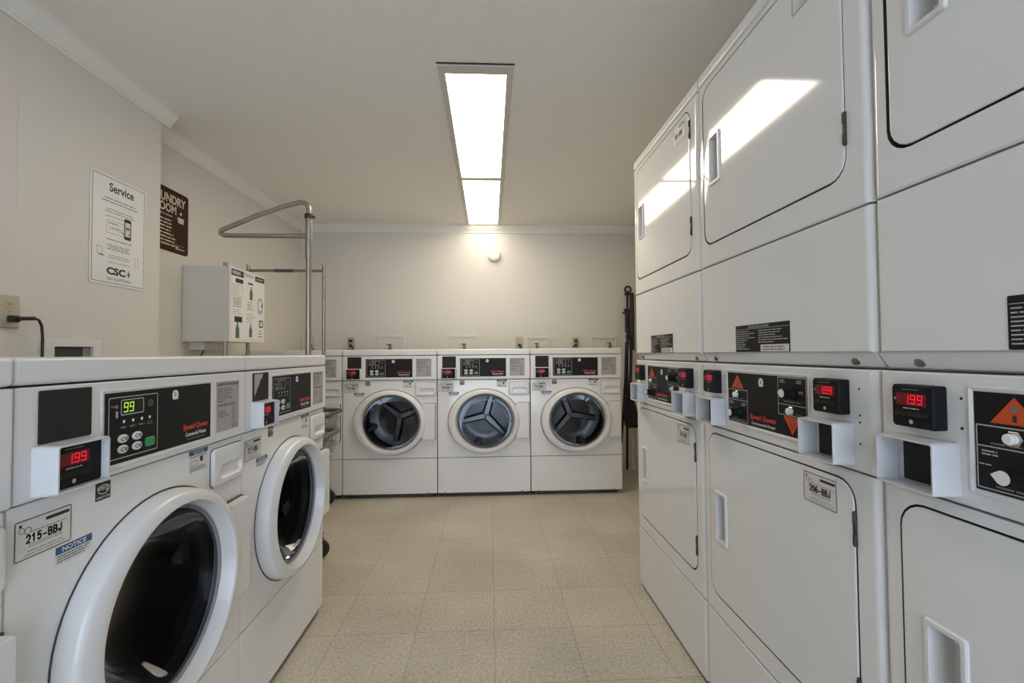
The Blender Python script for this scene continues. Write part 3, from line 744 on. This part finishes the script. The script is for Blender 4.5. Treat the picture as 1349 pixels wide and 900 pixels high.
b.scribble(.03, .15, 1.335, 1.372, y, M['inkgrey'], 3, .5, rnd=rn, fill=.2); b.rect(.05, .14, 1.290, 1.325, y, M['ink'])
def bottle(cx, z, s, m): b.poly([(cx-s, z), (cx+s, z), (cx+s, z+s*2.6), (cx+s*.4, z+s*3.6), (cx+s*.35, z+s*4.6), (cx-s*.35, z+s*4.6), (cx-s*.4, z+s*3.6), (cx-s, z+s*2.6)], y, m)
bottle(.085, 1.19, .022, M['product']); bottle(.25, 1.445, .019, M['product']); bottle(.245, 1.20, .019, M['product'])
b.scribble(.2, .29, 1.375, 1.435, y, M['inkgrey'], 4, .5, rnd=rn, fill=.3); b.scribble(.19, .30, 1.290, 1.355, y, M['inkgrey'], 4, .5, rnd=rn, fill=.2)
b.loft([(rr(.335, .405, 1.36, 1.47, .03), y), (rr(.347, .393, 1.385, 1.455, .02), y)], M['productb']); b.rect(.385, .405, 1.41, 1.43, y, M['ink'])
b.rect(.355, .41, 1.27, 1.32, y, M['product']); b.rect(.368, .40, 1.28, 1.31, y-.0004, M['sticker']); b.scribble(.35, .41, 1.20, 1.255, y, M['inkgrey'], 3, .6, rnd=rn, fill=.3)
b.build('front_panel', t)
b = MB(); b.tube([(.10, -.10, 1.168), (.105, -.07, 1.12), (.10, -.02, 1.0), (.10, -.012, .75), (.10, -.006, .62)], .004, M['rubber'], 8); b.build('power_cord', t)
b = MB(); b.box(.06, .20, -.10, -.001, 1.118, 1.168, M['boxpaint'], .003); b.build('mounting_bracket', t)
b = MB(); b.tube([(.012, D0+.03, 1.17), (.012, D0+.03, .95)], .0115, M['steel'], 10); b.build('conduit', t)

# outlet and the cord plugged into it on the near left wall
def outlet_plate(b, rec=True):
    b.plate(-.036, .036, -.058, .058, -.006, -.0005, M['beige'], .004, .003)
    for z in (.024, -.024):
        b.loft([(rr(-.017, .017, z-.015, z+.015, .010), -.006), (rr(-.016, .016, z-.014, z+.014, .010), -.0085)], M['beige'], False, True)
        for x in (-.006, .006): b.rect(x-.001, x+.001, z-.001, z+.007, -.009, M['slot'])
        b.disc(0, z-.007, .002, -.009, M['slot'], 8)
    b.disc(0, 0, .003, -.0066, M['screw'], 8)
b = MB(); outlet_plate(b); o = wallpiece(b, 'wall_outlet', XN+.004, 1.722, 'beige outlet on the left wall above the nearest washers', 'outlet'); o.location.z = 1.242
b = MB()
b.box(-.013, .013, -.034, -.0090, -.012, .012, M['rubber'], .004)
pts = [(0, -.034, 0), (.015, -.050, .002), (.040, -.055, .004), (.060, -.050, .0), (.076, -.046, -.020), (.082, -.044, -.060), (.082, -.044, -.13), (.082, -.040, -.24), (.08, -.03, -.45)]
b.tube(pts, .0048, M['rubber'], 8); b.tube(pts[:3], .007, M['rubber'], 8)
o = wallpiece(b, 'plugged_power_cord', XN+.004, 1.722, 'black power cord plugged into the beige outlet on the left wall', 'cord'); o.location.z = 1.216

# recessed wall box behind the near washer
t = wallthing('recessed_hookup_box', XN, 1.851, 'white recessed hook-up box in the left wall behind the 215-BBJ washer', 'hook-up box')
b = MB(); s = 4; hole = rr(.040, .218, .95, 1.122, .003, s)
b.plate_hole(0, .264, .91, 1.150, -.014, -.0005, hole, M['plastic'], .004, .004, .0132, seg=s); b.build('box_frame', t)
b = MB(); b.rect(.040, .218, .95, 1.122, -.0012, M['hinge']); b.rect(.18, .218, .95, 1.118, -.0018, M['steel']); b.build('box_back', t)

# ------------------------------------------------------------------ back wall: hook-up boxes, outlets, detector
def valve_box(x0, x1, z1, fx, label):
    t = thing('washer_valve_box', ((x0+x1)/2, YB, 0), 0, label, 'valve box', 'valve boxes on the back wall'); hw = (x1-x0)/2
    b = MB(); hole = rr(-hw+.022, hw-.022, z1-.21, z1-.020, .006)
    b.plate_hole(-hw, hw, z1-.23, z1, -.008, -.0005, hole, M['valvebox'], .006, .003, .007); b.build('box_frame', t)
    b = MB(); b.rect(-hw+.022, hw-.022, z1-.21, z1-.020, -.0012, M['valvebox']); b.build('box_back', t)
    f = fx-(x0+x1)/2
    b = MB(); b.tube([(f, -.002, 1.135), (f, -.05, 1.135)], .013, M['brass'], 10); b.tube([(f, -.045, 1.07), (f, -.045, 1.175)], .012, M['brass'], 10); b.tube([(f, -.045, 1.12), (f+.035, -.055, 1.12)], .009, M['brass'], 8); b.tube([(f, -.045, 1.08), (f, -.05, .95), (f, -.04, .8)], .010, M['rubber'], 8)
    v = b.build('valve', t)
    b = MB(); b.box(f-.030, f+.012, -.054, -.036, 1.175, 1.184, M['hinge'], .003); b.build('valve_lever', v)
    return t
valve_box(-1.845, -1.70, 1.272, -1.735, 'pale valve box in the far left corner, behind the cart pole')
valve_box(-1.119, -.842, 1.270, -.976, 'pale valve box above the leftmost fully visible back washer')
valve_box(-.401, -.123, 1.266, -.251, 'pale valve box above the middle back washer')
valve_box(.363, .603, 1.247, .470, 'pale valve box above the gap between the middle and right back washers')
valve_box(1.020, 1.290, 1.246, 1.201, 'pale valve box above the right end of the back row')
def back_outlet(x, z, label, plug):
    b = MB(); outlet_plate(b); o = b.build('wall_outlet', None, (x, YB, z)); tag(o, label, 'outlet', 'outlets on the back wall')
    dz = -.024
    b = MB(); b.box(-.013, .013, -.036, -.0092, dz-.013, dz+.013, M['rubber'], .004)
    s = plug
    b.tube([(0, -.036, dz), (s*.012, -.055, dz+.004), (s*.024, -.060, dz-.012), (s*.022, -.055, dz-.05), (s*.01, -.05, dz-.12), (0, -.05, dz-.3)], .005, M['rubber'], 8)
    if abs(s) > 1: b.box(-.016, .016, -.040, -.0092, .010, .036, M['rubber'], .004)
    o = b.build('plugged_power_cord', None, (x, YB, z)); tag(o, 'black cord plugged into ' + label, 'cord', 'power cords on the back wall')
back_outlet(-1.36, 1.195, 'the beige outlet at the left end of the back wall', 1.2)
back_outlet(.294, 1.190, 'the beige outlet on the back wall below the smoke detector', .8)
back_outlet(.862, 1.184, 'the beige outlet above the right back washer', -1.3)
t = thing('smoke_detector', (.05, YB, 2.070), 0, 'small round white smoke detector on the back wall', 'smoke detector')
b = MB(); b.loft([(ell(0, 0, .066, .066, 6), -.0005), (ell(0, 0, .066, .066, 6), -.022), (ell(0, 0, .062, .062, 6), -.032), (ell(0, 0, .050, .050, 6), -.040), (ell(0, 0, .030, .030, 6), -.044)], M['detector'], False, True); b.build('housing', t)
b = MB(); b.loft([(ell(0, .018, .007, .007, 3), -.042), (ell(0, .018, .006, .006, 3), -.047)], M['greystick'], False, True); b.build('test_button', t)

# ------------------------------------------------------------------ wire laundry carts in the corner
def arc(c, r, a0, a1, u, v, n=8):
    c, u, v = Vector(c), Vector(u), Vector(v)
    return [tuple(c+u*r*math.cos(a0+(a1-a0)*i/n)+v*r*math.sin(a0+(a1-a0)*i/n)) for i in range(n+1)]
def cart(loc, rz, L, Wd, label, rack):
    t = thing('wire_laundry_cart', loc, rz, label, 'laundry cart', 'wire laundry carts in the left corner')
    hl, hw = L/2, Wd/2; zt, zb = .675, .40
    b = MB()                                      # wire basket, tapering downward
    tp = lambda f: 1-.16*(1-f)
    def ring(f, r=.0022, m='wire'):
        z = zb+(zt-zb)*f; s = tp(f); b.tube([(x, y, z) for x, y in rr(-hl*s, hl*s, -hw*s, hw*s, .05, 4)], r, M[m], 6, True)
    for f in (0, .2, .4, .6, .8): ring(f)
    for i in range(13):
        x = -hl*.9+hl*1.8*i/12
        b.tube([(x, -hw, zt), (x*.84, -hw*.84, zb), (x*.84, hw*.84, zb), (x, hw, zt)], .0018, M['wire'], 5)
    for i in range(7):
        y = -hw*.85+hw*1.7*i/6
        b.tube([(-hl, y, zt), (-hl*.84, y*.84, zb), (hl*.84, y*.84, zb), (hl, y, zt)], .0018, M['wire'], 5)
    b.build('basket', t)
    b = MB(); b.tube([(x, y, zt) for x, y in rr(-hl, hl, -hw, hw, .05, 5)], .013, M['bumper'], 10, True); b.build('rim_bumper', t)
    b = MB(); zf = .135                              # base frame and legs
    b.tube([(x, y, zf) for x, y in rr(-hl*.78, hl*.78, -hw*.9, hw*.9, .04, 4)], .011, M['chrome'], 8, True)
    for sx in (-1, 1):
        for sy in (-1, 1): b.tube([(sx*hl*.73, sy*hw*.88, zf), (sx*hl*.76, sy*hw*.78, zb)], .008, M['chrome'], 8)
    b.build('frame', t)
    for sx in (-1, 1):
        for sy in (-1, 1):
            c = part('caster', ('fork',), t, lambda b: (b.tube([(0, 0, .135), (0, 0, .112)], .009, M['chrome'], 8), b.box(-.018, .018, -.018, .018, .104, .112, M['chrome'], .002),
                     [b.box(-.016, .022, y-.002, y+.002, .042, .106, M['chrome'], .001) for y in (-.017, .017)]), (sx*hl*.71, sy*hw*.84, 0))
            def wh(b):
                b.loft([(ell(.004, .052, .012, .012, 4), -.012), (ell(.004, .052, .044, .044, 4), -.012), (ell(.004, .052, .051, .051, 4), -.007), (ell(.004, .052, .051, .051, 4), .007), (ell(.004, .052, .044, .044, 4), .012), (ell(.004, .052, .012, .012, 4), .012)], M['rubber'], True, True)
            part('wheel', ('wheel',), c, wh, (0, 0, 0))
    rack(t)
    return t
def rack_loop(t):
    px = .245; pz = 1.80
    b = MB(); b.tube([(px, 0, .135), (px, 0, 1.60)], .0135, M['steel'], 12); b.tube([(px, 0, 1.56), (px, 0, 1.775)], .0165, M['steel'], 12); b.build('upright_pole', t)
    b = MB(); b.tube([(px, 0, 1.757), (px, 0, 1.780)], .020, M['rubber'], 12); b.tube([(px, 0, 1.77), (px+.03, .0, 1.765)], .006, M['rubber'], 6); b.build('tape_wrap', t)['label'] = 'black tape wrapped round the joint'
    b = MB()                                       # sloping hanger loop folded from one tube
    ex = -.158
    top = [(px, 0, 1.770), (px, 0, 1.800)] + [(px-.035+.035*math.cos(a), 0, 1.808+.030*math.sin(a)) for a in [i*PI/2/6*1.15 for i in range(1, 7)]]
    d0 = Vector((ex, 0, 1.712)); 
    top += [(.14, 0, 1.820), (0, 0, 1.767), (ex+.03, 0, 1.7085)]
    hp = [(ex+.006, 0, 1.699), (ex-.010, 0, 1.688), (ex-.010, 0, 1.676), (ex+.006, 0, 1.668), (ex+.03, 0, 1.667)]
    b.tube(top+hp+[(0, 0, 1.668), (px, 0, 1.671)], .0115, M['steel'], 10); b.build('hanger_loop', t)
def rack_double(t):
    for px in (-.28, .24):
        b = MB(); b.tube([(px, .05, .135), (px, .05, 1.712)], .0125, M['steel'], 12); b.tube([(px, .05, 1.712), (px, .05, 1.722)], .015, M['chrome'], 12); b.build('upright_pole', t)
    b = MB(); b.tube([(-.28, .05, 1.68), (.24, .05, 1.68)], .0105, M['steel'], 10); b.build('hanging_rail', t)
    b = MB(); b.tube([(-.10, .05, 1.68), (.03, .05, 1.68)], .0118, M['bumper'], 10); b.build('rail_sleeve', t)
cart((-1.138, 2.33, 0), math.radians(3), .66, .50, 'near wire laundry cart with a bent hanger loop on a single pole', rack_loop)
cart((-1.415, 3.31, 0), math.radians(1), .66, .38, 'far wire laundry cart with two poles and a straight hanging rail', rack_double)

# ------------------------------------------------------------------ brooms in the back right corner
b = MB(); p0, p1 = Vector((1.288, 4.20, .0)), Vector((1.428, 4.61, 1.72))
q = lambda f: tuple(p0.lerp(p1, f))
t = thing('leaning_pole', (0, 0, 0), 0, 'thick tan pole with a dark brown wrapped upper half, leaning in the back right corner', 'pole')
b.tube([q(.012), q(.65)], .024, M['wood'], 14); b.build('shaft', t)
b = MB(); b.tube([q(.64), q(.655), q(.8), q(.97)], .027, M['browncloth'], 14, r1=.022); b.build('wrapped_grip', t)
t = thing('mop_handle', (0, 0, 0), 0, 'black mop handle with a round hanger and clamp at its top, beside the tan pole', 'mop')
a0, a1 = Vector((1.262, 4.29, .0)), Vector((1.388, 4.625, 1.69))
qa = lambda f: a0.lerp(a1, f)
b = MB(); b.tube([tuple(qa(0)), tuple(qa(1))], .012, M['browncloth'], 10); b.build('handle', t)
b = MB(); c = Vector((1.390, 4.612, 1.715)); b.tube(arc(c, .030, 0, 2*PI*.97, (1, 0, 0), (0, 0, 1), 16), .010, M['browncloth'], 8); b.tube([(1.350, 4.60, 1.665), (1.438, 4.60, 1.672)], .011, M['browncloth'], 8); b.build('hanger_ring', t)
b = MB(); b.box(1.338, 1.408, 4.555, 4.595, 1.46, 1.52, M['rubber'], .008); b.box(1.342, 1.386, 4.545, 4.58, 1.28, 1.47, M['rubber'], .008); b.tube([(1.318, 4.57, 1.475), (1.418, 4.575, 1.49)], .008, M['rubber'], 8); b.build('clamp', t)
t = thing('closed_umbrella', (0, 0, 0), 0, 'thin black umbrella hanging furled from the mop handle clamp', 'umbrella')
b = MB(); b.tube([(1.318, 4.43, 1.18), (1.275, 4.35, .80), (1.225, 4.28, .45), (1.205, 4.26, .25)], .018, M['blackcloth'], 10, r1=.007); b.build('canopy', t)
b = MB(); b.tube([(1.318, 4.43, 1.17), (1.320, 4.44, 1.235)] + arc((1.345, 4.455, 1.235), .025, PI, .2, (1, 0, 0), (0, 0, 1), 8), .009, M['rubber'], 8); b.build('hook_handle', t)
t = thing('hanging_black_bag', (0, 0, 0), 0, 'black cloth bag hanging by a strap against the tan pole', 'bag')
b = MB(); rows = []
for f, hx, hy in ((0, .050, .018), (.06, .062, .030), (.3, .064, .034), (.6, .058, .030), (.85, .048, .024), (1, .030, .014)):
    z = .40+.27*f; rows.append([(1.29+x, 4.205+.10*f+y, z) for x, y in rr(-hx, hx, -hy, hy, .014, 3)])
b.mi(M['blackcloth']); vr = [[b.bm.verts.new(p) for p in r_] for r_ in rows]
for k in range(len(vr)-1):
    for j in range(len(vr[0])): b.bm.faces.new([vr[k][j], vr[k][(j+1) % len(vr[0])], vr[k+1][(j+1) % len(vr[0])], vr[k+1][j]])
b.bm.faces.new(vr[0]); b.bm.faces.new(vr[-1]); b.build('pouch', t)
b = MB(); b.tube([(1.29, 4.27, .66), (1.312, 4.31, .86), (1.335, 4.36, 1.05), (1.35, 4.42, 1.18), (1.360, 4.51, 1.30)], .016, M['blackcloth'], 8); b.build('strap', t)

# ------------------------------------------------------------------ daylight through the doorway behind the camera, camera, colour
w = bpy.data.worlds.new('daylight'); bpy.context.scene.world = w; w.use_nodes = True
bg = w.node_tree.nodes['Background']; bg.inputs['Color'].default_value = (.70, .82, 1, 1); bg.inputs['Strength'].default_value = 3.9
P_ = dict(f=614.4179, yaw=.0476, pitch=.0262, roll=-.008, H=1.0792)
cd = bpy.data.cameras.new('camera'); cam = bpy.data.objects.new('camera', cd); C.objects.link(cam)
yw, pt, rl = P_['yaw'], P_['pitch'], P_['roll']
F = Vector((math.sin(yw)*math.cos(pt), math.cos(yw)*math.cos(pt), math.sin(pt))); Rt = Vector((math.cos(yw), -math.sin(yw), 0)); U = Rt.cross(F)
R2 = Rt*math.cos(rl)+U*math.sin(rl); U2 = -Rt*math.sin(rl)+U*math.cos(rl)
mw = Matrix((R2, U2, -F)).transposed().to_4x4(); mw.translation = Vector((0, 0, P_['H'])); cam.matrix_world = mw
cd.sensor_width = 36; cd.lens = P_['f']*36/1349; cd.clip_start = .02
sc = bpy.context.scene; sc.camera = cam
sc.view_settings.view_transform = 'Standard'; sc.view_settings.look = 'None'; sc.view_settings.gamma = 1; sc.view_settings.exposure = .52
sc.cycles.use_denoising = True; sc.cycles.max_bounces = 10; sc.cycles.diffuse_bounces = 5; sc.cycles.glossy_bounces = 5; sc.cycles.transparent_max_bounces = 12
